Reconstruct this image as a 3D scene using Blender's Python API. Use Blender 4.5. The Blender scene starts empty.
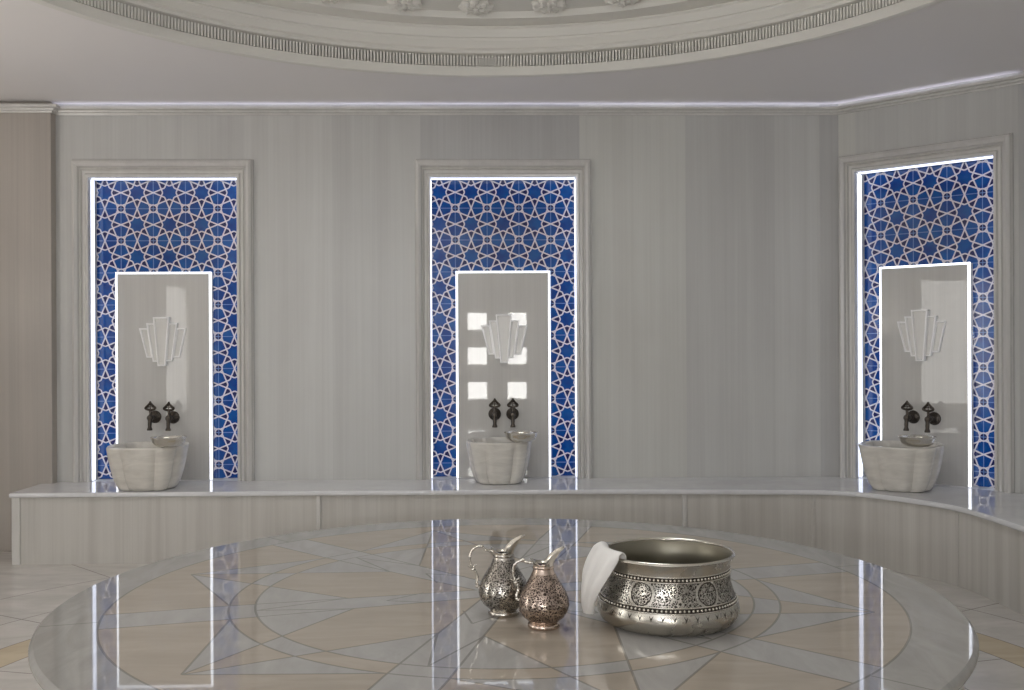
import bpy, bmesh, math, random
from mathutils import Vector, Matrix
random.seed(7)
S = bpy.context.scene
COL = S.collection
PI = math.pi
BENCH, CAMZ, CEIL, DEP, FL = .45, 1.43, 3.156, 7.4, -.03

# ------------------------------------------------------------------ helpers
def link(o, parent=None):
    COL.objects.link(o)
    if parent: o.parent = parent
    return o

def obj(name, bm, mat=None, parent=None, smooth=None, mats=None):
    me = bpy.data.meshes.new(name)
    bmesh.ops.remove_doubles(bm, verts=bm.verts, dist=1e-6)
    bmesh.ops.recalc_face_normals(bm, faces=bm.faces)
    bm.to_mesh(me); bm.free()
    for m in (mats or [mat]):
        me.materials.append(m)
    if smooth is not None:
        for p in me.polygons: p.use_smooth = True
        me.set_sharp_from_angle(angle=math.radians(smooth))
    return link(bpy.data.objects.new(name, me), parent)

def tag(o, label, cat=None, group=None, kind=None):
    o['label'] = label
    if cat: o['category'] = cat
    if group: o['group'] = group
    if kind: o['kind'] = kind
    return o

def empty(name, loc=(0, 0, 0), rz=0, parent=None):
    o = bpy.data.objects.new(name, None)
    o.location = loc; o.rotation_euler = (0, 0, rz); o.empty_display_size = .1
    return link(o, parent)

def copy_tree(o, parent=None):
    c = o.copy(); COL.objects.link(c); c.parent = parent
    for ch in list(o.children): copy_tree(ch, c)
    return c

def box(bm, x0, x1, y0, y1, z0, z1, mi=0):
    v = [bm.verts.new((x, y, z)) for x in (x0, x1) for y in (y0, y1) for z in (z0, z1)]
    for q in ((0, 1, 3, 2), (4, 6, 7, 5), (0, 4, 5, 1), (2, 3, 7, 6), (0, 2, 6, 4), (1, 5, 7, 3)):
        f = bm.faces.new([v[i] for i in q]); f.material_index = mi

def bevel(bm, w, seg=2, ang=40):
    bmesh.ops.remove_doubles(bm, verts=bm.verts, dist=1e-6)
    bmesh.ops.recalc_face_normals(bm, faces=bm.faces)
    es = [e for e in bm.edges if len(e.link_faces) == 2 and e.calc_face_angle(0) > math.radians(ang)]
    bmesh.ops.bevel(bm, geom=es, offset=w, segments=seg, affect='EDGES', profile=.5, clamp_overlap=True)

def lathe(bm, prof, seg=64, c=(0, 0, 0), rfun=None, closed=False):
    rings = []
    for r, z in prof:
        if abs(r) < 1e-6:
            rings.append([bm.verts.new((c[0], c[1], c[2] + z))])
        else:
            ring = []
            for i in range(seg):
                a = 2 * PI * i / seg
                rr = r * (rfun(a, z) if rfun else 1)
                ring.append(bm.verts.new((c[0] + rr * math.cos(a), c[1] + rr * math.sin(a), c[2] + z)))
            rings.append(ring)
    pairs = list(zip(rings, rings[1:]))
    if closed: pairs.append((rings[-1], rings[0]))
    for A, B in pairs:
        for i in range(seg):
            j = (i + 1) % seg
            if len(A) == 1 and len(B) == 1: continue
            if len(A) == 1: bm.faces.new((A[0], B[i], B[j]))
            elif len(B) == 1: bm.faces.new((A[i], A[j], B[0]))
            else: bm.faces.new((A[i], A[j], B[j], B[i]))

def tube(bm, pts, rad, seg=10, closed=False, flat=None):
    pts = [Vector(p) for p in pts]
    n = len(pts)
    rads = rad if isinstance(rad, (list, tuple)) else [rad] * n
    up = None; rings = []
    for i, p in enumerate(pts):
        if closed: t = pts[(i + 1) % n] - pts[i - 1]
        else: t = pts[min(i + 1, n - 1)] - pts[max(i - 1, 0)]
        t.normalize()
        if up is None:
            up = Vector((0, 0, 1)) if abs(t.z) < .9 else Vector((0, 1, 0))
        up = (up - t * up.dot(t)).normalized()
        sd = t.cross(up)
        r = rads[i]
        rings.append([bm.verts.new(p + up * (math.cos(2 * PI * k / seg) * r * (flat or 1)) + sd * (math.sin(2 * PI * k / seg) * r)) for k in range(seg)])
    m = n if closed else n - 1
    for i in range(m):
        A, B = rings[i], rings[(i + 1) % n]
        for k in range(seg):
            l = (k + 1) % seg
            bm.faces.new((A[k], A[l], B[l], B[k]))
    if not closed:
        bm.faces.new(rings[0][::-1]); bm.faces.new(rings[-1])

def ball(bm, c, r, seg=12, rings=8, sc=(1, 1, 1)):
    M = Matrix.Translation(c) @ Matrix.Diagonal((*sc, 1))
    bmesh.ops.create_uvsphere(bm, u_segments=seg, v_segments=rings, radius=r, matrix=M)

def spline(ctrl, n=8):
    P = [Vector(p) for p in ctrl]; P = [P[0] * 2 - P[1]] + P + [P[-1] * 2 - P[-2]]
    out = []
    for i in range(1, len(P) - 2):
        p0, p1, p2, p3 = P[i - 1:i + 3]
        for k in range(n):
            t = k / n
            out.append(.5 * ((2 * p1) + (p2 - p0) * t + (2 * p0 - 5 * p1 + 4 * p2 - p3) * t * t + (3 * p1 - p0 - 3 * p2 + p3) * t ** 3))
    out.append(P[-2]); return out

def offset_path(path, d, closed=False):
    """Mitred offset to the right-hand side of a 2D path."""
    P = [Vector(p) for p in path]; out = []; n = len(P)
    for i, p in enumerate(P):
        ds = []
        if i > 0 or closed: ds.append((P[i] - P[i - 1]).normalized())
        if i < n - 1 or closed: ds.append((P[(i + 1) % n] - P[i]).normalized())
        ns = [Vector((q.y, -q.x)) for q in ds]
        m = sum(ns, Vector((0, 0))).normalized()
        out.append(p + m * (d / max(.3, m.dot(ns[0]))))
    return out

def sweep(bm, path, prof, to3, cap=True):
    """prof: (distance to the right of path, height); closed profile loop."""
    offs = [offset_path(path, d) for d, h in prof]
    rows = [[bm.verts.new(to3(o[i].x, o[i].y, prof[k][1])) for k, o in enumerate(offs)] for i in range(len(path))]
    n = len(prof)
    for A, B in zip(rows, rows[1:]):
        for k in range(n):
            l = (k + 1) % n
            bm.faces.new((A[k], A[l], B[l], B[k]))
    if cap:
        bm.faces.new(rows[0][::-1]); bm.faces.new(rows[-1])

def prism(bm, poly, z0, z1):
    a = [bm.verts.new((x, y, z0)) for x, y in poly]; b = [bm.verts.new((x, y, z1)) for x, y in poly]
    n = len(poly)
    bm.faces.new(a[::-1]); bm.faces.new(b)
    for i in range(n): bm.faces.new((a[i], a[(i + 1) % n], b[(i + 1) % n], b[i]))

# ------------------------------------------------------------------ materials
def lin(r, g, b):
    f = lambda c: c / 12.92 if c <= .04045 else ((c + .055) / 1.055) ** 2.4
    return (f(r / 255), f(g / 255), f(b / 255), 1)

class NT:
    def __init__(s, name):
        s.m = bpy.data.materials.new(name); s.m.use_nodes = True
        s.t = s.m.node_tree; s.n = s.t.nodes; s.l = s.t.links
        s.bsdf = s.n['Principled BSDF']
        s.tc = s.n.new('ShaderNodeTexCoord')
    def put(s, sock, v):
        if isinstance(v, bpy.types.NodeSocket): s.l.new(v, sock)
        else: sock.default_value = v
    def M(s, op, a, b=0.0, c=0.0):
        n = s.n.new('ShaderNodeMath'); n.operation = op
        s.put(n.inputs[0], a); s.put(n.inputs[1], b); s.put(n.inputs[2], c)
        return n.outputs[0]
    def add(s, a, b): return s.M('ADD', a, b)
    def sub(s, a, b): return s.M('SUBTRACT', a, b)
    def mul(s, a, b): return s.M('MULTIPLY', a, b)
    def lt(s, a, b): return s.M('LESS_THAN', a, b)
    def gt(s, a, b): return s.M('GREATER_THAN', a, b)
    def mx(s, a, b): return s.M('MAXIMUM', a, b)
    def mn(s, a, b): return s.M('MINIMUM', a, b)
    def ab(s, a): return s.M('ABSOLUTE', a)
    def xyz(s, coord='Object'):
        n = s.n.new('ShaderNodeSeparateXYZ'); s.l.new(s.tc.outputs[coord], n.inputs[0]); return n.outputs
    def vec(s, x, y, z):
        n = s.n.new('ShaderNodeCombineXYZ')
        for i, v in enumerate((x, y, z)): s.put(n.inputs[i], v)
        return n.outputs[0]
    def mapped(s, scale, coord='Object'):
        n = s.n.new('ShaderNodeMapping'); s.l.new(s.tc.outputs[coord], n.inputs[0]); n.inputs['Scale'].default_value = scale
        return n.outputs[0]
    def noise(s, v, scale, detail=4, rough=.55, dist=0):
        n = s.n.new('ShaderNodeTexNoise'); s.l.new(v, n.inputs['Vector'])
        n.inputs['Scale'].default_value = scale; n.inputs['Detail'].default_value = detail
        n.inputs['Roughness'].default_value = rough; n.inputs['Distortion'].default_value = dist
        return n.outputs['Fac']
    def voro(s, v, scale, feature='F1'):
        n = s.n.new('ShaderNodeTexVoronoi'); n.feature = feature; s.l.new(v, n.inputs['Vector'])
        n.inputs['Scale'].default_value = scale
        return n.outputs['Distance']
    def ramp(s, fac, stops):
        n = s.n.new('ShaderNodeValToRGB'); s.put(n.inputs[0], fac); e = n.color_ramp.elements
        while len(e) < len(stops): e.new(.5)
        for k, (p, c) in enumerate(stops):
            e[k].position = p; e[k].color = c if hasattr(c, '__len__') else (c, c, c, 1)
        return n.outputs['Color']
    def mix(s, fac, a, b, mode='MIX'):
        n = s.n.new('ShaderNodeMix'); n.data_type = 'RGBA'; n.blend_type = mode
        s.put(n.inputs['Factor'], fac); s.put(n.inputs['A'], a); s.put(n.inputs['B'], b)
        return n.outputs['Result']
    def bump(s, h, strength, dist=.002):
        n = s.n.new('ShaderNodeBump'); s.put(n.inputs['Height'], h)
        n.inputs['Strength'].default_value = strength; n.inputs['Distance'].default_value = dist
        s.l.new(n.outputs[0], s.bsdf.inputs['Normal'])
    def set(s, **k):
        for a, v in k.items(): s.put(s.bsdf.inputs[a.replace('_', ' ')], v)
        return s.m

def marble(name, a, b, scale=(5, 5, .35), rough=.16, cloud=.5, spec=.5):
    t = NT(name)
    n1 = t.noise(t.mapped(scale), 2.0, 6, .6, .6)
    n2 = t.noise(t.mapped((.7, .7, .5)), 1.3, 4, .5, .4)
    f = t.add(t.mul(n1, 1 - cloud), t.mul(n2, cloud))
    c = t.ramp(f, [(.36, b), (.58, a)])
    fine = t.noise(t.mapped((scale[0] * 7, scale[1] * 7, scale[2] * 1.5)), 2, 3, .6)
    c = t.mix(.10, c, t.ramp(fine, [(.35, .25), (.65, .8)]), 'SOFT_LIGHT')
    return t.set(Base_Color=c, Roughness=rough, Specular_IOR_Level=spec)

def plain(name, c, rough=.5, metal=0, **k):
    return NT(name).set(Base_Color=c, Roughness=rough, Metallic=metal, **k)

def glow(name, c, strength):
    t = NT(name)
    return t.set(Base_Color=(.8, .8, .8, 1), Emission_Color=c, Emission_Strength=strength)

WARM, GREY = lin(205, 199, 188), lin(196, 193, 188)
M_WALL = [marble('wall_marble_%s' % n, lin(*a), lin(*b), (4.5, 4.5, .12), .34, .55) for n, a, b in
          (('pale', (206, 206, 203), (195, 194, 191)), ('mid', (200, 200, 197), (189, 188, 186)), ('dusk', (190, 190, 189), (179, 178, 177)),
           ('cream', (208, 208, 203), (198, 197, 192)))]
M_PIER = marble('pier_marble', lin(178, 171, 163), lin(165, 158, 151), (4.5, 4.5, .12), .3, .55)
M_TRIM = marble('moulding_marble', lin(212, 210, 206), lin(200, 198, 195), (3, 3, .5), .2)
M_BENCH = marble('bench_marble', lin(226, 226, 228), lin(210, 210, 213), (2, 2, 2), .04, .6)
M_FACE = marble('bench_face_marble', lin(204, 201, 195), lin(182, 178, 172), (6, 6, .12), .3, .4)
M_PANEL = marble('panel_marble', lin(208, 206, 202), lin(196, 194, 190), (5, 5, .2), .02, .55)
M_CEIL = plain('ceiling_plaster', lin(236, 233, 232), .7)
M_PLASTER = plain('moulding_plaster', lin(228, 226, 220), .6)
M_BASIN = marble('basin_marble', lin(226, 222, 214), lin(204, 200, 192), (2, 2, 9), .25, .3)
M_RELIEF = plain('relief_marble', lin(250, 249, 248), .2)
M_FAN = marble('relief_face_marble', lin(222, 220, 216), lin(212, 210, 206), (5, 5, .2), .16, .5)
M_LED = glow('led_white', (.86, .90, 1.0, 1), 2.0)
M_LEDJ = glow('led_cool', (.74, .80, 1.0, 1), 1.9)
M_COVE = glow('cove_led', (.80, .81, 1.0, 1), 1.5)
M_COVE_FILL = glow('cove_fill_warm', (1.0, .955, .90, 1), 4)  # glow of the added ceiling-fill ledge
M_PANE = glow('lit_pane', (1.0, .99, .96, 1), 16)
M_PANEW = glow('lit_pane_warm', (1.0, .98, .94, 1), 3.4)
M_BRONZE = plain('dark_bronze', lin(84, 78, 72), .32, 1)
M_TIN = plain('tinned_silver', lin(220, 216, 206), .22, 1)

def tile_material():
    t = NT('star_tile'); o = t.xyz(); P = .2344
    u = t.add(t.M('DIVIDE', o[0], P), 40.5)
    v = t.add(t.M('DIVIDE', t.sub(2.209, o[2]), P), 40.0)
    fu = t.ab(t.sub(t.mul(t.M('FRACT', u), 2), 1)); fv = t.ab(t.sub(t.mul(t.M('FRACT', v), 2), 1))
    x = t.mx(fu, fv); y = t.mn(fu, fv)
    k = .4142; cw = .924
    l1 = t.mul(t.ab(t.sub(t.add(y, t.mul(x, k)), k)), cw)
    l2 = t.mul(t.ab(t.sub(t.sub(x, k), t.mul(y, k))), cw)
    l4 = t.add(t.mul(t.ab(t.sub(t.sub(y, k), t.mul(x, k))), cw), t.mul(t.lt(x, .70), 9))
    d = t.mn(l1, t.mn(l2, l4))
    d = t.add(d, t.mul(t.lt(t.add(x, t.mul(y, k)), k - .02), 9))    # the star itself stays clear
    rc = t.M('SQRT', t.add(t.M('POWER', t.sub(1, x), 2), t.M('POWER', t.sub(1, y), 2)))
    d = t.mx(d, t.mul(t.lt(rc, .2), 1.0))              # no straight bands inside the corner ring
    d = t.mn(d, t.ab(t.sub(rc, .23)))
    line = t.lt(d, .042)
    # small dark triangles
    tri = t.mul(t.lt(y, t.mul(t.sub(1, x), k)), t.gt(t.sub(x, k), t.mul(y, k)))
    rh = t.mul(t.mul(t.lt(t.sub(x, k), t.mul(y, k)), t.gt(t.add(y, t.mul(x, k)), k)), t.gt(t.add(x, t.mul(y, k)), k))
    dark = t.mx(t.mx(tri, rh), t.lt(rc, .19))
    joint = t.lt(t.sub(1, x), .022)
    nz = t.noise(t.tc.outputs['Object'], 9, 2)
    blue = t.ramp(nz, [(.35, lin(2, 56, 128)), (.65, lin(8, 80, 148))])
    c = t.mix(dark, blue, lin(30, 34, 84))
    c = t.mix(joint, c, lin(110, 140, 190))
    c = t.mix(line, c, lin(214, 210, 216))
    t.bump(line, .25, .001)
    return t.set(Base_Color=c, Roughness=.1)
M_TILE = tile_material()

def inlay_material():
    t = NT('inlaid_marble_top'); o = t.xyz()
    r = t.M('SQRT', t.add(t.M('POWER', o[0], 2), t.M('POWER', o[1], 2)))
    th = t.M('ARCTAN2', o[1], o[0])
    a = t.M('FLOORED_MODULO', t.sub(th, math.radians(15)), PI / 3)
    b = t.ab(t.sub(a, PI / 6))
    p = t.mul(r, t.M('COSINE', b)); q = t.mul(r, t.M('SINE', b))
    b2 = t.sub(PI / 6, b)
    v = t.mul(r, t.M('SINE', b2)); s = t.mul(r, t.M('COSINE', b2))
    w = t.M('MINIMUM', .098, t.sub(t.mul(r, .04), -.055))
    band = t.lt(v, w)
    tip = 1.38
    dk = t.mul(t.sub(q, t.mul(t.sub(tip, p), .2855)), .9615)       # <0 inside the kite
    dt = t.mul(t.sub(q, t.mul(t.sub(tip, p), 1.028)), .697)        # <0 inside outer triangle
    kite = t.lt(dk, 0); tri = t.lt(dt, 0)
    R0, R1, R2 = .955, 1.05, 1.49
    out = t.gt(r, R1); ring = t.mul(t.gt(r, R0), t.lt(r, R1)); inn = t.lt(r, R0)
    nk = t.sub(1, kite); nb = t.sub(1, band)
    g = t.mul(out, t.mul(tri, nk))
    g = t.mx(g, t.mul(ring, kite))
    g = t.mx(g, t.mul(t.mul(inn, t.gt(r, .36)), t.mul(nk, nb)))
    g = t.mx(g, band)
    core = t.mul(t.lt(r, .36), nb)
    g = t.mul(g, t.sub(1, core))
    border = t.gt(r, R2)
    lw = .0042
    ln = t.lt(t.ab(t.sub(r, R0)), lw)
    for RR in (R1, R2): ln = t.mx(ln, t.lt(t.ab(t.sub(r, RR)), lw))
    ln = t.mx(ln, t.mul(t.lt(t.ab(t.sub(v, w)), lw), t.lt(r, R2)))
    ln = t.mx(ln, t.mul(t.lt(t.ab(dk), lw), t.mul(t.lt(r, R2), t.mul(nb, t.lt(p, tip)))))
    ln = t.mx(ln, t.mul(t.lt(t.ab(dt), lw), t.mul(out, t.mul(nb, t.lt(p, tip)))))
    sp = t.ab(t.sub(v, t.mul(t.sub(.95, s), .24)))
    ln = t.mx(ln, t.mul(t.lt(sp, lw), t.mul(t.lt(s, .95), t.gt(s, .61))))
    sp2 = t.ab(t.sub(v, t.mul(t.sub(.47, s), .5)))
    ln = t.mx(ln, t.mul(t.lt(sp2, lw), t.mul(t.lt(s, .47), t.gt(s, .31))))
    # border joints on the band axes
    ln = t.mx(ln, t.mul(border, t.lt(v, lw * .8)))
    n1 = t.noise(t.mapped((1.2, 4, 1)), 2.5, 5, .6, .8); n2 = t.noise(t.mapped((5, 1.5, 1)), 2, 5, .6, .8)
    beige = t.ramp(n1, [(.35, lin(172, 162, 149)), (.65, lin(184, 173, 159))])
    grey = t.ramp(n2, [(.35, lin(168, 166, 163)), (.65, lin(181, 179, 176))])
    edge = t.ramp(n2, [(.35, lin(162, 160, 156)), (.65, lin(176, 174, 170))])
    c = t.mix(g, beige, grey); c = t.mix(border, c, edge)
    c = t.mix(t.mul(ln, .5), c, lin(96, 92, 88))
    return t.set(Base_Color=c, Roughness=.03)
M_INLAY = inlay_material()

def floor_material():
    t = NT('floor_marble'); o = t.xyz()
    dx = t.sub(o[0], .055); dy = t.sub(o[1], 4.032)
    r = t.M('SQRT', t.add(t.M('POWER', dx, 2), t.M('POWER', dy, 2)))
    th = t.M('ARCTAN2', dy, dx)
    ringb = t.mul(t.gt(r, 2.37), t.lt(r, 2.59))
    ln = t.mx(t.lt(t.ab(t.sub(r, 2.37)), .004), t.lt(t.ab(t.sub(r, 2.59)), .004))
    sec = t.M('FLOORED_MODULO', t.add(th, .13), PI / 12)
    ln = t.mx(ln, t.mul(t.lt(t.mul(t.ab(t.sub(sec, PI / 24)), r), .004), t.sub(1, ringb)))
    for R in (1.95, 2.95, 3.45): ln = t.mx(ln, t.lt(t.ab(t.sub(r, R)), .004))
    n1 = t.noise(t.mapped((1.3, 3.5, 1)), 2, 5, .6, .8)
    c = t.ramp(n1, [(.34, lin(198, 194, 189)), (.66, lin(216, 212, 207))])
    c = t.mix(ringb, c, t.ramp(n1, [(.34, lin(196, 180, 154)), (.66, lin(210, 195, 168))]))
    c = t.mix(t.mul(ln, .65), c, lin(110, 104, 98))
    return t.set(Base_Color=c, Roughness=.22)
M_FLOOR = floor_material()

def engraved(name, base, dark, bands, scale, rough=.26, medallions=None, nrep=24):
    """Chased metal: a scroll field between heights BANDS (z0, z1), worked in (angle, height) coordinates."""
    t = NT(name); o = t.xyz()
    th = t.M('ARCTAN2', o[1], o[0])
    r = t.M('SQRT', t.add(t.M('POWER', o[0], 2), t.M('POWER', o[1], 2)))
    vv = t.vec(t.mul(th, medallions[2] if medallions else .075), o[2], 0)
    wv = t.noise(vv, scale * .6, 2)
    vd = t.vec(t.add(t.mul(th, medallions[2] if medallions else .075), t.mul(wv, .012)), t.add(o[2], t.mul(wv, .01)), 0)
    e = t.voro(vd, scale, 'DISTANCE_TO_EDGE'); f = t.voro(vd, scale * 1.6, 'F1')
    sil = t.mx(t.lt(e, .10), t.lt(f, .34))
    fld = None
    for z0, z1 in bands:
        b = t.mul(t.gt(o[2], z0), t.lt(o[2], z1)); fld = b if fld is None else t.mx(fld, b)
    cut = t.mul(fld, t.sub(1, sil))
    if medallions:
        zc, rad, rr, n = medallions
        fa = t.sub(t.M('FLOORED_MODULO', t.add(th, math.radians(medal_phase)), 2 * PI / n), PI / n)
        dist = t.M('SQRT', t.add(t.M('POWER', t.mul(fa, rr), 2), t.M('POWER', t.sub(o[2], zc), 2)))
        rim = t.lt(t.ab(t.sub(dist, rad)), .0035)
        rim2 = t.lt(t.ab(t.sub(dist, rad - .007)), .0015)
        cut = t.mx(t.mul(cut, t.sub(1, rim)), rim2)
        # little leaf points under the lower bead row
        fb = t.ab(t.sub(t.M('FRACT', t.mul(th, 40 / (2 * PI))), .5))
        leaf = t.mul(t.lt(t.mul(fb, .1), t.sub(o[2], .058)), t.mul(t.lt(o[2], .078), t.gt(t.mul(fb, .05), t.sub(o[2], .068))))
        cut = t.mx(cut, leaf)
        for zb in (.093, .19): cut = t.mx(cut, t.lt(t.ab(t.sub(o[2], zb)), .0065))
    wear = t.noise(t.tc.outputs['Object'], 14, 4, .6)
    c = t.mix(wear, base, tuple(x * .72 for x in base[:3]) + (1,))
    c = t.mix(cut, c, dark)
    t.bump(t.sub(1, cut), .6, .0015)
    rg = t.add(t.mul(cut, .3), t.add(rough, t.mul(t.sub(wear, .5), .2)))
    return t.set(Base_Color=c, Roughness=rg, Metallic=t.sub(1, t.mul(cut, .25)))
medal_phase = 0
M_JUG = engraved('chased_silver', lin(214, 209, 200), lin(66, 61, 56), [(.024, .205)], 120, .22)
M_JUGC = engraved('chased_coppery_silver', lin(216, 198, 184), lin(74, 62, 56), [(.03, .195)], 112, .22)
medal_phase = 33
M_BOWL = engraved('chased_tinned_copper', lin(212, 208, 198), lin(60, 56, 50), [(.101, .181)], 120, .26, (.141, .0425, .22, 6))
M_BOWLIN = plain('tinned_inside', lin(150, 146, 132), .42, 1)
M_JUGP = plain('worn_silver', lin(216, 211, 202), .2, 1)

def cloth_mat():
    t = NT('white_terry')
    n = t.noise(t.mapped((1, 1, 1)), 260, 2)
    t.bump(n, .25, .002)
    return t.set(Base_Color=lin(242, 240, 237), Roughness=.9, Sheen_Weight=.3)
M_CLOTH = cloth_mat()

# ------------------------------------------------------------------ setting
XL, XR, YF = -4.6, 3.62, -3.5
C0 = Vector((2.536, 7.38)); CD = Vector((math.cos(PI / 4), -math.sin(PI / 4)))
C1 = C0 + CD * 1.229
WALLPATH = [(XL, 7.32), (-3.105, 7.32), (-3.105, DEP), (2.404, DEP), tuple(C0), tuple(C1), (XR - .13, 6.39), (XR - .13, YF)]

def struct(name, bm, mat, label, cat, smooth=None, mats=None):
    return tag(obj(name, bm, mat, None, smooth, mats), label, cat, kind='structure')

bm = bmesh.new(); box(bm, XL - .2, XR + .3, YF - .2, 7.8, -.15, FL)
struct('floor', bm, M_FLOOR, 'grey marble floor with a curved beige inlaid band around the platform', 'floor')

def wall_slabs(bm, cuts, openings, z0=FL, z1=CEIL, th=.22, tones=None):
    xs = sorted(set(cuts + [x for o in openings for x in o[:2]]))
    for a, b in zip(xs, xs[1:]):
        m = (a + b) / 2
        k = sum(1 for c in cuts if c <= m) - 1
        op = [o for o in openings if o[0] < m < o[1]]
        if not op: box(bm, a, b, 0, th, z0, z1, tones[k % len(tones)])
        else:
            box(bm, a, b, 0, th, z0, BENCH, tones[k % len(tones)])
            box(bm, a, b, 0, th, op[0][2], z1, op[0][3])

NW, NH = 1.056, 2.18
bm = bmesh.new()
wall_slabs(bm, [-3.105, -1.76, -1.136, -.496, .654, .80, 1.425, 2.075, 2.404],
           [(-2.341 - NW / 2, -2.341 + NW / 2, BENCH + NH, 1), (.10 - NW / 2, .10 + NW / 2, BENCH + NH, 2)], tones=[1, 0, 1, 2, 3, 3, 1, 0])
bmesh.ops.translate(bm, verts=bm.verts, vec=(0, DEP, 0))
struct('wall_back', bm, None, 'back wall of tall vertically veined grey marble slabs', 'wall', mats=M_WALL)
bm = bmesh.new(); box(bm, XL - .2, -3.105, 7.32, 7.62, FL, CEIL)
bevel(bm, .006)
struct('wall_left_return', bm, M_PIER, 'plain marble pier beside the far end of the bench', 'wall')
CH_OFF = .605
bm = bmesh.new(); wall_slabs(bm, [-.0, .2, 1.229], [(CH_OFF - .95 / 2, CH_OFF + .95 / 2, BENCH + 2.195, 1)], tones=[3, 1])
o = struct('wall_right_angled', bm, None, 'angled marble wall around the third lit niche', 'wall', mats=M_WALL)
o.location = (C0.x, C0.y, 0); o.rotation_euler = (0, 0, -PI / 4)
bm = bmesh.new()
for a, b in ((WALLPATH[3], WALLPATH[4]), (WALLPATH[5], WALLPATH[6]), (WALLPATH[6], WALLPATH[7])):
    a, b = Vector(a), Vector(b); d = (b - a).normalized(); n = Vector((-d.y, d.x)) * .22
    prism(bm, [tuple(a), tuple(b), tuple(b + n), tuple(a + n)], FL, CEIL)
struct('wall_right', bm, M_WALL[2], 'narrow marble pilasters and side wall next to the angled wall', 'wall')
bm = bmesh.new()
WL = [(-.95, .30, .35, 2.35), (2.75, 3.87, .45, 2.38)]          # tall windows in the left wall: y0, y1, z0, z1
ys = [YF - .2, WL[0][0], WL[0][1], WL[1][0], WL[1][1], 7.4]
for k, (a, b) in enumerate(zip(ys, ys[1:])):
    w = [w for w in WL if abs(w[0] - a) < 1e-6]
    if w: box(bm, XL - .25, XL, a, b, FL, w[0][2]); box(bm, XL - .25, XL, a, b, w[0][3], CEIL)
    else: box(bm, XL - .25, XL, a, b, FL, CEIL)
struct('wall_left', bm, M_WALL[0], 'left side wall of pale marble', 'wall')
WX, WZ, PW, PH = (-.23, .49), (.575, 1.20, 1.825), .34, .30
fx0, fx1, fz0, fz1 = -.55, .81, .30, 2.10
bm = bmesh.new()
box(bm, XL - .2, fx0, YF - .25, YF, FL, CEIL); box(bm, fx1, XR + .3, YF - .25, YF, FL, CEIL)
box(bm, fx0, fx1, YF - .25, YF, FL, fz0); box(bm, fx0, fx1, YF - .25, YF, fz1, CEIL)
struct('wall_front', bm, M_WALL[0], 'front wall behind the viewer', 'wall')
# windows: frame with panes
def window(name, x0, x1, z0, z1, panes, loc, rz, pmat, label):
    bm = bmesh.new()
    xs = sorted({x0, x1} | {v for p in panes for v in p[:2]}); zs = sorted({z0, z1} | {v for p in panes for v in p[2:]})
    for a, b in zip(xs, xs[1:]):
        for c, d in zip(zs, zs[1:]):
            if not any(p[0] < (a + b) / 2 < p[1] and p[2] < (c + d) / 2 < p[3] for p in panes):
                box(bm, a, b, .02, .12, c, d)
    w = obj(name, bm, M_PLASTER); w.location = loc; w.rotation_euler = (0, 0, rz)
    tag(w, label, 'window', kind='structure')
    for p in panes:
        b2 = bmesh.new(); box(b2, p[0], p[1], .07, .085, p[2], p[3]); obj('pane', b2, pmat, w)
    return w
window('window_1', fx0, fx1, fz0, fz1, [(x - PW / 2, x + PW / 2, z - PH / 2, z + PH / 2) for x in WX for z in WZ],
       (0, YF, 0), PI, M_PANE, 'small paned window mirrored as bright squares in the middle niche') if False else None
wpan = [(-x - PW / 2, -x + PW / 2, z - PH / 2, z + PH / 2) for x in WX for z in WZ]
window('window_1', -fx1, -fx0, fz0, fz1, wpan, (0, YF, 0), PI, M_PANE, 'small paned window mirrored as bright squares in the middle niche')
for k, w in enumerate(WL):
    window('window_%d' % (k + 2), w[0], w[1], w[2], w[3], [(w[0] + .08, w[1] - .08, w[2] + .08, w[3] - .08)],
           (XL, 0, 0), PI / 2, M_PANEW, 'tall pale window mirrored in the %s niche panel' % ('left', 'right')[k])

# ceiling with the round dome opening
RC = Vector((.003, 4.09)); RR = 2.463
bm = bmesh.new(); N = 160
x0, x1, y0, y1 = XL - .2, XR + .3, YF - .2, 7.8
inner, outer = [], []
for i in range(N):
    a = 2 * PI * i / N; c, s = math.cos(a), math.sin(a)
    k = min(((x1 if c > 0 else x0) - RC.x) / c if abs(c) > 1e-9 else 1e9, ((y1 if s > 0 else y0) - RC.y) / s if abs(s) > 1e-9 else 1e9)
    inner.append((RC.x + RR * c, RC.y + RR * s)); outer.append((RC.x + k * c, RC.y + k * s))
for z in (CEIL, CEIL + .2):
    A = [bm.verts.new((*p, z)) for p in inner]; B = [bm.verts.new((*p, z)) for p in outer]
    for i in range(N): bm.faces.new((A[i], A[(i + 1) % N], B[(i + 1) % N], B[i]))
struct('ceiling', bm, M_CEIL, 'flat white plaster ceiling around the round dome opening', 'ceiling')
# dome above: soffit, inner ceiling ring and shallow cupola
ZS = 3.436
bm = bmesh.new()
prof = [(RR + .05, CEIL + .15), (RR + .05, ZS + .01), (RR - .02, ZS), (2.225, ZS), (2.215, ZS - .012), (2.195, ZS - .012), (2.19, ZS + .028), (1.55, ZS + .03), (1.53, ZS + .0), (1.45, ZS), (1.44, ZS + .1)]
prof += [(1.44 * math.cos(a), ZS + .1 + .8 * math.sin(a)) for a in [PI / 2 * i / 12 for i in range(1, 12)]] + [(0, ZS + .9)]
lathe(bm, prof, 160, (RC.x, RC.y, 0))
struct('ceiling_dome', bm, M_PLASTER, 'recessed plaster dome inside the round moulding', 'ceiling', smooth=35)
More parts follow.
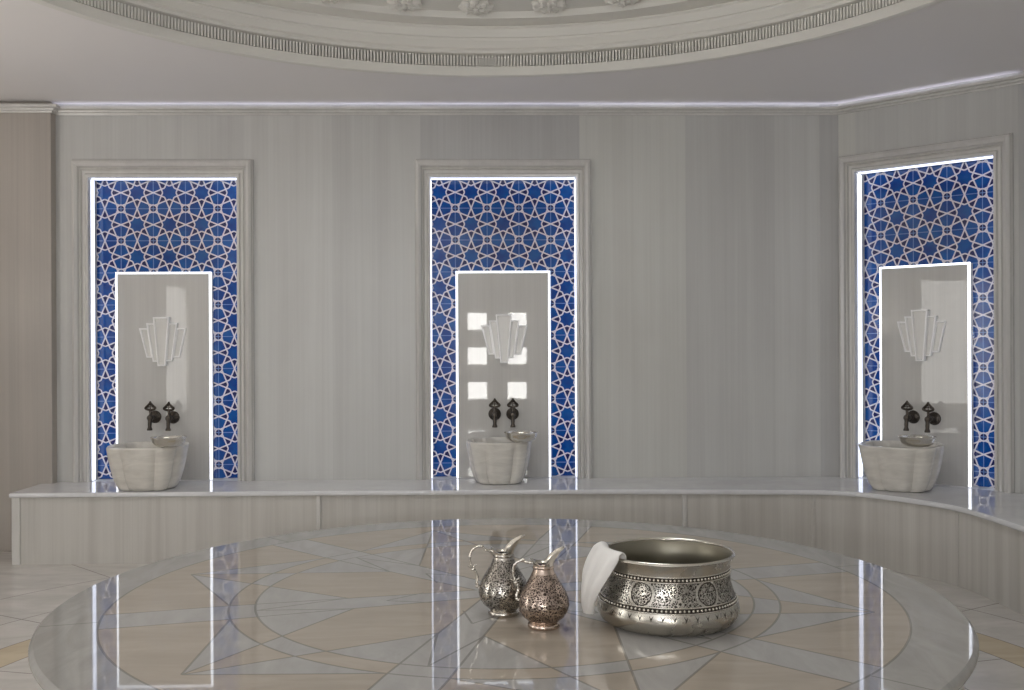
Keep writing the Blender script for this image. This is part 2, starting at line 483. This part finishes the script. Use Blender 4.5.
# moulded drum with small flutes
bm = bmesh.new()
prof = [(RR + .05, CEIL + .02), (RR + .05, CEIL - .012), (RR + .02, CEIL - .02), (RR - .004, CEIL - .012), (RR - .004, CEIL + .044), (RR + .034, CEIL + .046), (RR + .034, CEIL + .114),
        (RR - .022, CEIL + .124), (RR - .03, CEIL + .14), (RR - .02, CEIL + .158), (RR - .034, CEIL + .178), (RR - .05, CEIL + .196), (RR - .05, CEIL + .21), (RR - .062, CEIL + .214),
        (RR - .07, CEIL + .262), (RR - .085, CEIL + .27), (RR - .085, ZS - .001), (RR + .05, ZS - .001)]
lathe(bm, prof, 240, (RC.x, RC.y, 0), closed=True)
nd = 760
for i in range(nd):
    a = 2 * PI * i / nd; ca, sa = math.cos(a), math.sin(a)
    vs = []
    for r in (RR + .036, RR - .008):
        for t in (-.0056, .0056):
            for z in (CEIL + .047, CEIL + .113):
                vs.append(bm.verts.new((RC.x + r * ca - t * sa, RC.y + r * sa + t * ca, z)))
    for q in ((0, 1, 3, 2), (4, 6, 7, 5), (0, 4, 5, 1), (2, 3, 7, 6), (0, 2, 6, 4), (1, 5, 7, 3)):
        bm.faces.new([vs[j] for j in q])
struct('trim_1', bm, M_PLASTER, 'round fluted plaster moulding ringing the dome', 'moulding', smooth=35)

# cornice with a lamp strip on its back edge
bm = bmesh.new()
cp = [(0, CEIL - .080), (.012, CEIL - .080), (.016, CEIL - .068), (.03, CEIL - .064), (.034, CEIL - .052), (.058, CEIL - .048), (.060, CEIL - .030), (.052, CEIL - .030), (.050, CEIL - .040), (0, CEIL - .040)]
strip = [(.012, CEIL - .0395), (.034, CEIL - .0395), (.034, CEIL - .036), (.012, CEIL - .036)]
sweep(bm, WALLPATH, cp, lambda x, y, h: (x, y, h))
corn = struct('trim_2', bm, M_TRIM, 'thin stepped marble cornice along the top of the walls', 'cornice', smooth=30)
bm = bmesh.new()
sweep(bm, WALLPATH[2:6], strip, lambda x, y, h: (x, y, h))
obj('light_strip', bm, M_COVE, corn)
bm = bmesh.new()
LP = [(XR - .14, YF), (XL, YF), (XL, 7.32)]  # unseen ledge and strip, added to brighten the ceiling
cp2 = [(0, CEIL - .50), (.17, CEIL - .50), (.20, CEIL - .47), (.22, CEIL - .40), (.20, CEIL - .40), (.18, CEIL - .46), (0, CEIL - .46)]
sweep(bm, LP, cp2, lambda x, y, h: (x, y, h))
fill_ledge = struct('fill_cove', bm, M_TRIM, 'added unseen marble cove ledge brightening the ceiling from the near and left walls', 'cornice', smooth=30)
bm = bmesh.new(); sweep(bm, LP, [(.03, CEIL - .459), (.15, CEIL - .459), (.15, CEIL - .452), (.03, CEIL - .452)], lambda x, y, h: (x, y, h))
obj('light_strip', bm, M_COVE_FILL, fill_ledge)  # added glowing strip, out of view, on that ledge

# ------------------------------------------------------------------ bench (one thing)
bench = tag(empty('marble_bench', (0, 7.0, 0)), 'long low grey marble wall bench curving round to the angled wall', 'bench')
bench['label'] = 'long low marble wall bench curving along all three niches'
FRONT = [(-3.19, 6.845), (2.06, 6.70)]
curve = spline([(2.06, 6.70, 0), (2.26, 6.66, 0), (2.44, 6.545, 0), (2.62, 6.30, 0), (2.75, 6.03, 0), (2.79, 5.72, 0), (2.80, 5.2, 0)], 6)
FRONT = [(-3.19, 6.845), (-1.2, 6.835), (.7, 6.80), (1.6, 6.745)] + [(p.x, p.y) for p in curve] + [(2.80, 2.0)]
BACK = [(-3.19, 7.32)] + WALLPATH[1:7] + [(XR - .13, 2.0)]
def bench_poly(inset):
    f = offset_path(FRONT, -inset)
    f = [(p.x, p.y) for p in f]
    f[0] = (f[0][0] + inset * .2, f[0][1])
    b = [BACK[0]] + BACK[1:]
    b = [(b[0][0] + inset * .2, b[0][1])] + b[1:]
    return f + b[::-1]
def offset_local(objs, root):
    for ob in objs: ob.matrix_parent_inverse = Matrix.Translation(-root.location)
bm = bmesh.new(); prism(bm, bench_poly(0), BENCH - .032, BENCH)
bmesh.ops.recalc_face_normals(bm, faces=bm.faces)
es = [e for e in bm.edges if abs(e.verts[0].co.z - e.verts[1].co.z) < 1e-5 and any(abs(f.normal.z) < .5 for f in e.link_faces)]
bmesh.ops.bevel(bm, geom=es, offset=.011, segments=3, affect='EDGES', profile=.5)
b1 = obj('seat_slab', bm, M_BENCH, bench, 35)
for p in b1.data.polygons: p.use_smooth = abs(p.normal.z) < .98
bm = bmesh.new(); prism(bm, bench_poly(.03), FL, BENCH - .031)
b2 = obj('front_panel', bm, M_FACE, bench, 35)
offset_local([b1, b2], bench)
def post(x, w, dep, nm='post', mat=M_TRIM):
    y = None
    f = offset_path(FRONT, -.03)
    for a, b in zip(f, f[1:]):
        if a.x <= x <= b.x: y = a.y + (b.y - a.y) * (x - a.x) / (b.x - a.x); break
    bm = bmesh.new(); box(bm, x - w / 2, x + w / 2, y - dep, y + .03, FL, BENCH - .03); bevel(bm, .004)
    o = obj(nm, bm, mat, bench); offset_local([o], bench)
post(-3.155, .055, .012); post(-1.15, .03, .014); post(1.291, .03, .014)
def joint(px, py, rz):
    bm = bmesh.new(); box(bm, -.012, .012, -.006, .02, FL, BENCH - .031); bevel(bm, .003)
    o = obj('post', bm, M_FACE, bench); o.location = (px, py - bench.location.y, 0); o.rotation_euler = (0, 0, rz)
pf = offset_path(FRONT, -.03)
for tx, ty in ((2.12, 6.74), (2.80, 6.03)):
    i = min(range(1, len(pf) - 1), key=lambda k: (pf[k].x - tx) ** 2 + (pf[k].y - ty) ** 2)
    d = pf[i + 1] - pf[i - 1]
    joint(pf[i].x, pf[i].y, math.atan2(d.y, d.x))

# ------------------------------------------------------------------ niches
def niche(loc, rz, W, H, fw, ft, pw, ph, px, label):
    """local x along the wall, y into the wall, z up from the bench."""
    root = tag(empty('wall_niche', loc, rz), label, 'niche', 'lit tiled wall niches')
    # moulded surround
    path = [(W / 2, 0), (W / 2, H), (-W / 2, H), (-W / 2, 0)]     # right-hand side faces outwards when walked this way
    prof = [(0, .004), (0, -.022), (.016, -.026), (.024, -.012), (.04, -.014), (.046, -.030), (.052, -.020), (.058, -.024), (.064, -.046), (.082, -.056), (.098, -.046), (.104, -.024), (.108, -.020), (.108, .004)]
    prof = [(d * fw / .108, h) for d, h in prof]
    bm = bmesh.new(); sweep(bm, path, prof, lambda x, y, h: (x, h, y))
    # slightly deeper at the head, as built
    for v in bm.verts:
        if v.co.z > H: v.co.z = H + (v.co.z - H) * ft / fw
    obj('surround', bm, M_TRIM, root, 30)
    bm = bmesh.new(); box(bm, -W / 2 - .01, W / 2 + .01, .14, .17, 0, H + .01)
    obj('tile_panel', bm, M_TILE, root)
    # lamp strips on the reveals
    for s in (-1, 1):
        bm = bmesh.new(); box(bm, s * W / 2 - .006, s * W / 2 + .006, .03, .085, .004, H - .012); bevel(bm, .002)
        obj('light_strip', bm, M_LEDJ, root)
    bm = bmesh.new(); box(bm, -W / 2 + .007, W / 2 - .007, .03, .085, H - .006, H + .006); bevel(bm, .002)
    obj('light_strip', bm, M_LEDJ, root)
    # marble slab with a glowing edge
    T = .07
    bm = bmesh.new(); box(bm, px - pw / 2 + .015, px + pw / 2 - .015, T, .141, 0, ph - .015)
    box(bm, px - pw / 2 + .004, px + pw / 2 - .004, T + .018, .1405, 0, ph - .004)
    slab = obj('marble_slab', bm, M_PANEL, root)
    bm = bmesh.new(); path = [(px + pw / 2 - .015, 0.0), (px + pw / 2 - .015, ph - .015), (px - pw / 2 + .015, ph - .015), (px - pw / 2 + .015, 0.0)]
    sweep(bm, path, [(0, T + .004), (.008, T - .001), (.015, T + .004), (.015, T + .018), (0, T + .018)], lambda x, y, h: (x, h, y))
    obj('glowing_edge', bm, M_LED, slab)
    return root
N1 = niche((-2.341, DEP, BENCH), 0, NW, NH, .118, .128, .69, 1.507, -.026, 'tall blue star-tiled lit niche, leftmost, beside the plain pier')
N2 = niche((.10, DEP, BENCH), 0, NW, NH, .108, .128, .69, 1.507, -.003, 'tall blue star-tiled lit niche in the middle of the back wall')
NP = C0 + CD * CH_OFF
N3 = niche((NP.x, NP.y, BENCH), -PI / 4, .95, 2.195, .118, .125, .625, 1.51, -.022, 'tall blue star-tiled lit niche in the angled wall at the right')

# ------------------------------------------------------------------ fan reliefs
def fan_proto():
    root = empty('fan_ornament')
    specs = [(0, .108, .056, .18, -.172, .034)] + [(s, 0, 0, 0, 0, 0) for s in ()]
    # blade corners (top-left, top-right, bottom-right, bottom-left), thickness
    K = 1 / 145.0
    def P(x, y): return ((x - 326) * K, (340 - y) * K)
    raw = [((244, 124), (402, 124), (366, 602), (288, 602), .040),
           ((174, 182), (262, 182), (300, 560), (236, 560), .027), ((384, 182), (476, 182), (424, 556), (360, 556), .027),
           ((98, 230), (190, 230), (232, 520), (172, 520), .015), ((462, 230), (556, 230), (494, 520), (420, 520), .015)]
    for a, b, c, d, th in raw:
        pts = [Vector(((x - 326) / 9.857 / 137.0, (362 - y) / 9.857 / 137.0)) for x, y in (a, b, c, d)]
        bm = bmesh.new()
        cen = sum(pts, Vector((0, 0))) / 4
        path = pts
        def ring(off, y):
            o = offset_path(path, off, True)
            return [bm.verts.new((p.x, y, p.y)) for p in o]
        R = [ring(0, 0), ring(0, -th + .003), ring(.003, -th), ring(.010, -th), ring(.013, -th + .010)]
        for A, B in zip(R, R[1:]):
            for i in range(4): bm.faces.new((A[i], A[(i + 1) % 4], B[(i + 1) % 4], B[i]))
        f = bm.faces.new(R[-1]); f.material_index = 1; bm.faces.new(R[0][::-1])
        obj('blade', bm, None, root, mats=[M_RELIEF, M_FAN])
    return root
fan = fan_proto()
def place(o, root, x, y, z, label, cat, group):
    o.matrix_world = root.matrix_basis @ Matrix.Translation((x, y, z))
    return tag(o, label, cat, group)
def at(root, x, y, z): return root.matrix_basis @ Vector((x, y, z))
def settle(o, root, x, y, z, label, cat, group=None):
    o.location = at(root, x, y, z); o.rotation_euler = (0, 0, root.rotation_euler.z)
    return tag(o, label, cat, group)
FG = 'carved fan plaques above the taps'
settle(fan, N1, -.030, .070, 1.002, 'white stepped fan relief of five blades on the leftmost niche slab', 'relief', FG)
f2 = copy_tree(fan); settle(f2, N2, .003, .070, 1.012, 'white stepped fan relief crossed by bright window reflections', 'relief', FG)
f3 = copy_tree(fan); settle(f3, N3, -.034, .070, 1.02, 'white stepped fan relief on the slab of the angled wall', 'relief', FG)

# ------------------------------------------------------------------ taps
def tap_proto():
    root = empty('tap')
    bm = bmesh.new()
    lathe(bm, [(0, 0), (.043, 0), (.046, .004), (.043, .010), (.034, .013), (.031, .018), (.022, .021), (.016, .028), (0, .028)], 28)
    for i in range(14):
        a = 2 * PI * i / 14; ball(bm, (.038 * math.cos(a), .038 * math.sin(a), .010), .005, 8, 5)
    bmesh.ops.rotate(bm, verts=bm.verts, cent=(0, 0, 0), matrix=Matrix.Rotation(PI / 2, 3, 'X'))
    obj('flange', bm, M_BRONZE, root, 40)
    bm = bmesh.new()
    prof = [(0, .024), (.015, .024), (.014, .045), (.019, .05), (.019, .056), (.014, .062), (.016, .085), (.021, .095), (.021, .122), (.014, .13), (0, .132)]
    lathe(bm, prof, 20); bmesh.ops.rotate(bm, verts=bm.verts, cent=(0, 0, 0), matrix=Matrix.Rotation(PI / 2, 3, 'X'))
    obj('tap_body', bm, M_BRONZE, root, 40)
    bm = bmesh.new()
    sp = spline([(0, -.108, 0), (0, -.118, -.025), (0, -.122, -.05), (0, -.123, -.088)], 5)
    tube(bm, sp, [.016] * 5 + [.014] * 6 + [.013] * 2 + [.016] * (len(sp) - 13), 14)
    lathe(bm, [(.012, -.088), (.019, -.088), (.019, -.076), (.014, -.072)], 16, (0, -.123, 0))
    obj('spout', bm, M_BRONZE, root, 40)
    bm = bmesh.new()
    tube(bm, [(0, -.108, .015), (0, -.108, .03), (0, -.108, .045), (0, -.108, .06)], [.013, .008, .010, .007], 12)
    loop = []
    ctrl = [(0, .056), (.012, .058), (.03, .064), (.034, .072), (.022, .084), (.008, .098), (0, .108)]
    half = spline([(x, 0, z) for x, z in ctrl], 4)
    pts = [(p.x, -.108, p.z) for p in half] + [(-p.x, -.108, p.z) for p in half[-2:0:-1]]
    tube(bm, pts, .0085, 8, closed=True)
    tube(bm, [(0, -.108, .055), (0, -.108, .1)], .004, 8)
    tube(bm, [(-.022, -.108, .074), (0, -.108, .082), (.022, -.108, .074)], .0035, 8)
    ball(bm, (0, -.108, .112), .008, 10, 6)
    obj('tap_handle', bm, M_BRONZE, root, 40)
    return root
tap = tap_proto()
TG = 'old bronze taps above the basins'
tl = [(N1, -.087, .457, 'left of the two bronze taps in the leftmost niche'), (N1, .044, .453, 'right of the two bronze taps in the leftmost niche'),
      (N2, -.068, .463, 'left of the two bronze taps in the middle niche'), (N2, .062, .463, 'right of the two bronze taps in the middle niche'),
      (N3, -.093, .452, 'left of the two bronze taps in the angled wall niche'), (N3, .052, .448, 'right of the two bronze taps in the angled wall niche')]
for k, (n, x, z, lab) in enumerate(tl):
    o = tap if k == 0 else copy_tree(tap)
    settle(o, n, x, .070, z, 'aged ' + lab, 'tap', TG)

# ------------------------------------------------------------------ basins
def basin(loc, rz, R, label):
    def rf(a, z):
        c, s = abs(math.cos(a)), abs(math.sin(a))
        se = (c ** 2.9 + s ** 2.9) ** (-1 / 2.9)
        b = abs((math.degrees(a) + 45) % 90 - 45)
        g = 1 - (math.cos(PI / 2 * b / 28) if b < 28 else math.cos(PI / 2 * (45 - b) / 17) if b > 28 else 0)
        return se * .93 * (1 - .13 * g ** 1.6 * (1 if z < .2 else max(.3, 1 - (z - .2) * 8)))
    bm = bmesh.new()
    prof = [(0, 0), (.60, 0), (.70, .008), (.76, .03), (.83, .07), (.90, .13), (.955, .2), (.985, .25), (1.0, .283), (1.0, .292), (.985, .297),
            (.87, .297), (.85, .292), (.82, .25), (.74, .17), (.6, .11), (.3, .085), (0, .08)]
    lathe(bm, [(r * R, z) for r, z in prof], 128, rfun=rf)
    o = obj('marble_basin', bm, M_BASIN, None, 50)
    o.location = loc; o.rotation_euler = (0, 0, rz)
    return tag(o, label, 'basin', 'lobed marble wash basins')
B1 = basin((-2.335, 7.04, BENCH), 0, .275, 'lobed white marble basin in front of the leftmost niche')
B2 = basin((.06, 7.215, BENCH), 0, .245, 'lobed white marble basin in the middle niche, smallest of three')
B3 = basin((2.725, 6.735, BENCH), -PI / 4 + .25, .282, 'lobed white marble basin before the niche in the angled wall')

def tas(name='water_bowl'):
    bm = bmesh.new()
    prof = [(0, 0), (.04, 0), (.07, .005), (.092, .017), (.103, .034), (.106, .050), (.110, .060), (.117, .064), (.118, .067), (.114, .069), (.104, .064), (.099, .050), (.095, .034), (.085, .021), (.062, .011), (0, .008)]
    lathe(bm, prof, 56, rfun=lambda a, z: 1 + .012 * math.cos(14 * a))
    ball(bm, (0, 0, .012), .02, 14, 8, (1, 1, .5))
    return obj(name, bm, M_TIN, None, 45)
t1 = tas()
def put(o, loc, label, cat, group): o.location = loc; return tag(o, label, cat, group)
WG = 'shallow metal bowls on the basin rims'
put(t1, (-2.145, 6.87, BENCH + .2975), 'shallow tinned water bowl on the rim of the leftmost basin', 'bowl', WG)
t2 = t1.copy(); COL.objects.link(t2); put(t2, (.212, 7.055, BENCH + .2975), 'shallow tinned water bowl on the rim of the middle basin', 'bowl', WG)
t3 = t1.copy(); COL.objects.link(t3); put(t3, (2.76, 6.56, BENCH + .2975), 'shallow tinned water bowl on the rim of the angled wall basin', 'bowl', WG)

# ------------------------------------------------------------------ heated platform
PC = (.055, 4.032); PR = 1.70
plat = tag(empty('heated_platform', (PC[0], PC[1], 0)), 'large round marble platform with inlaid beige and grey star, holding the metalware', 'platform')
bm = bmesh.new()
lathe(bm, [(0, .405), (PR - .03, .405), (PR - .008, .41), (PR, .422), (PR, .434), (PR - .005, .444), (PR - .015, .45), (0, .45)], 200)
top = obj('inlaid_top', bm, M_INLAY, plat, 35)
for p in top.data.polygons: p.use_smooth = abs(p.normal.z) < .98
bm = bmesh.new()
lathe(bm, [(0, FL), (PR - .02, FL), (PR - .02, .06), (PR - .045, .065), (PR - .045, .39), (PR - .03, .406), (0, .406)], 160)
obj('base_drum', bm, M_FACE, plat, 35)

# ------------------------------------------------------------------ jugs
def jug(loc, rz, hs, mat, mouth, label, h_hand):
    root = tag(empty('jug', loc, rz), label, 'jug', 'chased metal jugs on the platform')
    prof = [(0, 0), (.055, 0), (.058, .003), (.058, .013), (.055, .017), (.050, .020), (.056, .026), (.074, .040), (.087, .060), (.0925, .082), (.090, .104), (.080, .130),
            (.064, .156), (.050, .180), (.040, .200), (.036, .212), (.039, .215), (.039, .220), (.0365, .224)]
    bm = bmesh.new(); lathe(bm, prof, 72); b = obj('jug_body', bm, mat, root, 50)
    # mouth: neck continued into a long pouring lip, with thickness
    bm = bmesh.new(); seg = 56; rows = 9
    def rim(a):
        c = math.cos(a)
        q = min(1, max(0, (abs(math.atan2(math.sin(a), c)) - .28) / 1.15)); f = 1 - q * q * (3 - 2 * q)
        lip = Vector((.0365 * math.cos(a), .0365 * math.sin(a), .224))
        back = max(0, -c) ** 3
        return lip, Vector((.042 * math.cos(a) + f ** 1.4 * .038 - back * .008, .048 * math.sin(a) * (1 - .30 * f), .232 + f ** .6 * .058 + back * .016))
    for side in (0, 1):
        R = []
        for k in range(rows + 1):
            t = k / rows; ring = []
            for i in range(seg):
                a = 2 * PI * i / seg; p, q = rim(a)
                z = p.z + (q.z - p.z) * t
                e = t ** 1.5
                v = Vector((p.x + (q.x - p.x) * e, p.y + (q.y - p.y) * e, z))
                if side:
                    v.x -= .005 * math.cos(a); v.y -= .005 * math.sin(a)
                ring.append(bm.verts.new(v))
            R.append(ring)
        if side == 0: R0 = R
        for A, B in zip(R, R[1:]):
            for i in range(seg): bm.faces.new((A[i], A[(i + 1) % seg], B[(i + 1) % seg], B[i]))
    for i in range(seg): bm.faces.new((R0[-1][i], R0[-1][(i + 1) % seg], R[-1][(i + 1) % seg], R[-1][i]))
    obj('pouring_lip', bm, M_JUGP, root, 60)
    bm = bmesh.new()
    hp = spline([(x, 0, z) for x, z in h_hand], 7)
    n = len(hp)
    tube(bm, hp, [.0058 - .0015 * math.sin(PI * i / (n - 1)) + (.001 if i % 7 == 0 else 0) for i in range(n)], 10)
    for k, dz in ((.18, .004), (.62, 0), (.64, .004), (.97, 0)):
        p = hp[int(k * (n - 1))]; ball(bm, (p.x - .003, 0, p.z + dz), .0085, 10, 6, (1, .8, .7))
    p = hp[int(.6 * (n - 1))]
    tube(bm, [p + Vector((-.016, 0, .006)), p, p + Vector((.014, 0, .012))], .003, 8)
    obj('jug_handle', bm, M_JUGP, root, 50)
    root.scale = (hs, hs, hs)
    return root
HAND = [(-.040, .232), (-.062, .238), (-.088, .252), (-.112, .242), (-.124, .214), (-.118, .180), (-.104, .160), (-.097, .140), (-.099, .118), (-.0905, .100)]
HAND2 = [(-.040, .232), (-.058, .234), (-.082, .240), (-.104, .226), (-.110, .200), (-.104, .172), (-.094, .152), (-.092, .132), (-.098, .112), (-.0900, .098)]
jug((.045, 3.70, BENCH), math.radians(4), .98, M_JUG, None, 'silver chased jug with a tall curled handle, the one farther back', HAND)
jug((.181, 3.526, BENCH), math.radians(-2), .955, M_JUGC, None, 'coppery silver chased jug overlapping the other, nearer the viewer', HAND2)

# ------------------------------------------------------------------ large bowl
BC = (.621, 3.59)
wash = tag(empty('engraved_bowl', (BC[0], BC[1], BENCH)), 'large engraved tinned bowl on the platform with a white cloth over its rim', 'bowl')
bm = bmesh.new()
outer = [(0, 0), (.195, 0), (.218, .006), (.236, .020), (.246, .040), (.249, .055), (.246, .072), (.238, .092), (.229, .115), (.221, .14), (.217, .165), (.2155, .19), (.218, .212), (.224, .232), (.231, .242)]
lathe(bm, outer, 128)
obj('bowl_body', bm, M_BOWL, wash, 50)
bm = bmesh.new()
lathe(bm, [(0, .006), (.19, .006), (.225, .022), (.238, .055), (.226, .092), (.212, .14), (.209, .19), (.217, .232), (.2235, .2405)], 128)
obj('bowl_lining', bm, M_BOWLIN, wash, 50)
bm = bmesh.new()
lathe(bm, [(.2235, .2405), (.224, .2455), (.2285, .2485), (.233, .246), (.2345, .241), (.231, .2385), (.226, .2385)], 128, closed=True)
obj('rim', bm, M_TIN, wash, 60)
for z, r in ((.19, .2165), (.093, .2385)):
    bm = bmesh.new()
    for i in range(100):
        a = 2 * PI * i / 100; ball(bm, (r * math.cos(a), r * math.sin(a), z), .0052, 8, 6)
    for dz in (-.009, .009):
        rr = r - dz * (.35 if z < .1 else .02)
        tube(bm, [(rr * math.cos(2 * PI * i / 96), rr * math.sin(2 * PI * i / 96), z + dz) for i in range(96)], .0022, 6, closed=True)
    obj('bead_row', bm, M_TIN, wash, 60)

# ------------------------------------------------------------------ cloth over the rim
def towel():
    nu, nv = 26, 44
    bm = bmesh.new(); rows = []
    a0, a1 = math.radians(166), math.radians(219)
    for j in range(nv + 1):
        t = j / nv
        row = []
        for i in range(nu + 1):
            u = i / nu
            # path: inside hang -> over rim -> outside hang
            s = -.055 + t * (.055 + .255)
            a = a0 + (a1 - a0) * u
            fold = .006 * math.sin(u * PI * 5 + .6) + .004 * math.sin(u * PI * 9 + t * 4)
            if s < 0:
                r = .214 + s * .12 + fold * .2; z = .253 + s * .95
                ang = a
            elif s < .028:
                k = s / .028 * PI
                r = .229 - .016 * math.cos(k); z = .2525 + .014 * math.sin(k) * 1.0
                ang = a
            else:
                d = s - .028; m = d / .227
                c = math.radians(189)
                pinch = 1 - .78 * m ** 1.25
                ang = c + (a - c) * pinch
                edge = abs(u - .45) * 2
                z = .2525 - d * (.93 - .5 * max(0, .35 - u) - .25 * max(0, u - .7))
                r = .247 + .048 * math.sin(PI * min(1, m * 1.05) * .62) - .012 * m * m + fold * (1 + .9 * m) + .012 * m * (1 - edge)
            row.append(bm.verts.new((r * math.cos(ang), r * math.sin(ang), z)))
        rows.append(row)
    for A, B in zip(rows, rows[1:]):
        for i in range(nu): bm.faces.new((A[i], A[i + 1], B[i + 1], B[i]))
    o = obj('towel', bm, M_CLOTH)
    for p in o.data.polygons: p.use_smooth = True
    m = o.modifiers.new('thick', 'SOLIDIFY'); m.thickness = .007; m.offset = 1
    m = o.modifiers.new('sub', 'SUBSURF'); m.levels = 1; m.render_levels = 1
    o.location = (BC[0], BC[1], BENCH)
    return tag(o, 'small white folded towel draped over the rim of the engraved bowl', 'towel')
towel()

# ------------------------------------------------------------------ rosettes on the dome ceiling
def rosette():
    bm = bmesh.new()
    for i in range(8):
        a = 2 * PI * i / 8
        for rr, sz, h in ((.078, .030, -.010), (.045, .022, -.018)):
            b = a + (PI / 8 if rr < .06 else 0)
            M = Matrix.Translation((rr * math.cos(b), rr * math.sin(b), h)) @ Matrix.Rotation(b, 4, 'Z') @ Matrix.Diagonal((1.1, .95, .62, 1))
            bmesh.ops.create_uvsphere(bm, u_segments=14, v_segments=8, radius=sz, matrix=M)
            tube(bm, [(rr * .5 * math.cos(b), rr * .5 * math.sin(b), h - .016), (rr * 1.25 * math.cos(b), rr * 1.25 * math.sin(b), h - .018)], [.004, .006], 6)
    ball(bm, (0, 0, -.022), .022, 16, 10)
    lathe(bm, [(0, 0), (.085, 0), (.08, -.01), (0, -.01)], 32)
    return obj('plaster_rosette', bm, M_PLASTER, None, 60)
r0 = rosette()
xs = [-.905, -.500, -.075, .363, .785]
RL = ['white plaster flower rosette on the dome ceiling, leftmost of five', 'white plaster flower rosette on the dome ceiling, second from left of five',
      'white plaster flower rosette on the dome ceiling, middle of five', 'white plaster flower rosette on the dome ceiling, second from right of five',
      'white plaster flower rosette on the dome ceiling, rightmost of five']
for k, x in enumerate(xs):
    o = r0 if k == 0 else r0.copy()
    if k: COL.objects.link(o)
    r = 2.07
    o.location = (RC.x + (x - RC.x) , RC.y + math.sqrt(r * r - (x - RC.x) ** 2), ZS + .0285)
    o.rotation_euler = (0, 0, k * .35)
    tag(o, RL[k], 'rosette', 'plaster rosettes around the dome')

# ------------------------------------------------------------------ light
def area(name, loc, rot, size, power, col, shape='DISK', sy=None):
    l = bpy.data.lights.new(name, 'AREA'); l.shape = shape; l.size = size; l.energy = power; l.color = col
    if sy: l.size_y = sy
    o = bpy.data.objects.new(name, l); o.location = loc; o.rotation_euler = rot; COL.objects.link(o); return o
area('dome_fill', (RC.x, RC.y, ZS + .55), (0, 0, 0), 1.6, 24, (.95, .98, 1.0))  # added light, unseen inside the dome, for platform and walls
area('ceiling_fill', (XL + .3, 4.6, 1.5), (PI, 0, 0), .4, 20, (1.0, .92, .84))  # added out of view to brighten the left of the ceiling
area('ceiling_fill', (-1.8, YF + .3, 1.5), (math.radians(158), 0, 0), .5, 120, (.93, .95, 1.0))  # second added upward fill, unseen, for ceiling and dome ring

S.world = bpy.data.worlds.new('surroundings'); S.world.use_nodes = True
bg = S.world.node_tree.nodes['Background']; bg.inputs[0].default_value = (.5, .5, .52, 1); bg.inputs[1].default_value = .3

# ------------------------------------------------------------------ camera
cam = bpy.data.cameras.new('camera'); co = bpy.data.objects.new('camera', cam); COL.objects.link(co)
F, YH, ROLL, YAW = 1023.2, 343.0, .0046, .0215
cam.sensor_width = 36; cam.sensor_fit = 'HORIZONTAL'; cam.lens = F / 1024 * 36
cam.shift_y = -(345 - YH) / 1024; cam.shift_x = 0
fwd = Vector((math.sin(YAW), math.cos(YAW), 0)); right = Vector((math.cos(YAW), -math.sin(YAW), 0)); up = Vector((0, 0, 1))
R = Matrix((right, up, -fwd)).transposed() @ Matrix.Rotation(-ROLL, 3, 'Z')
co.matrix_world = Matrix.Translation((0, 0, CAMZ)) @ R.to_4x4()
cam.clip_start = .05
S.camera = co

S.view_settings.view_transform = 'Standard'; S.view_settings.look = 'None'
S.view_settings.gamma = 1; S.view_settings.use_curve_mapping = False
S.view_settings.exposure = 0
try:
    S.cycles.use_denoising = True; S.cycles.max_bounces = 10; S.cycles.diffuse_bounces = 6
    S.cycles.sample_clamp_indirect = 12
except Exception: pass
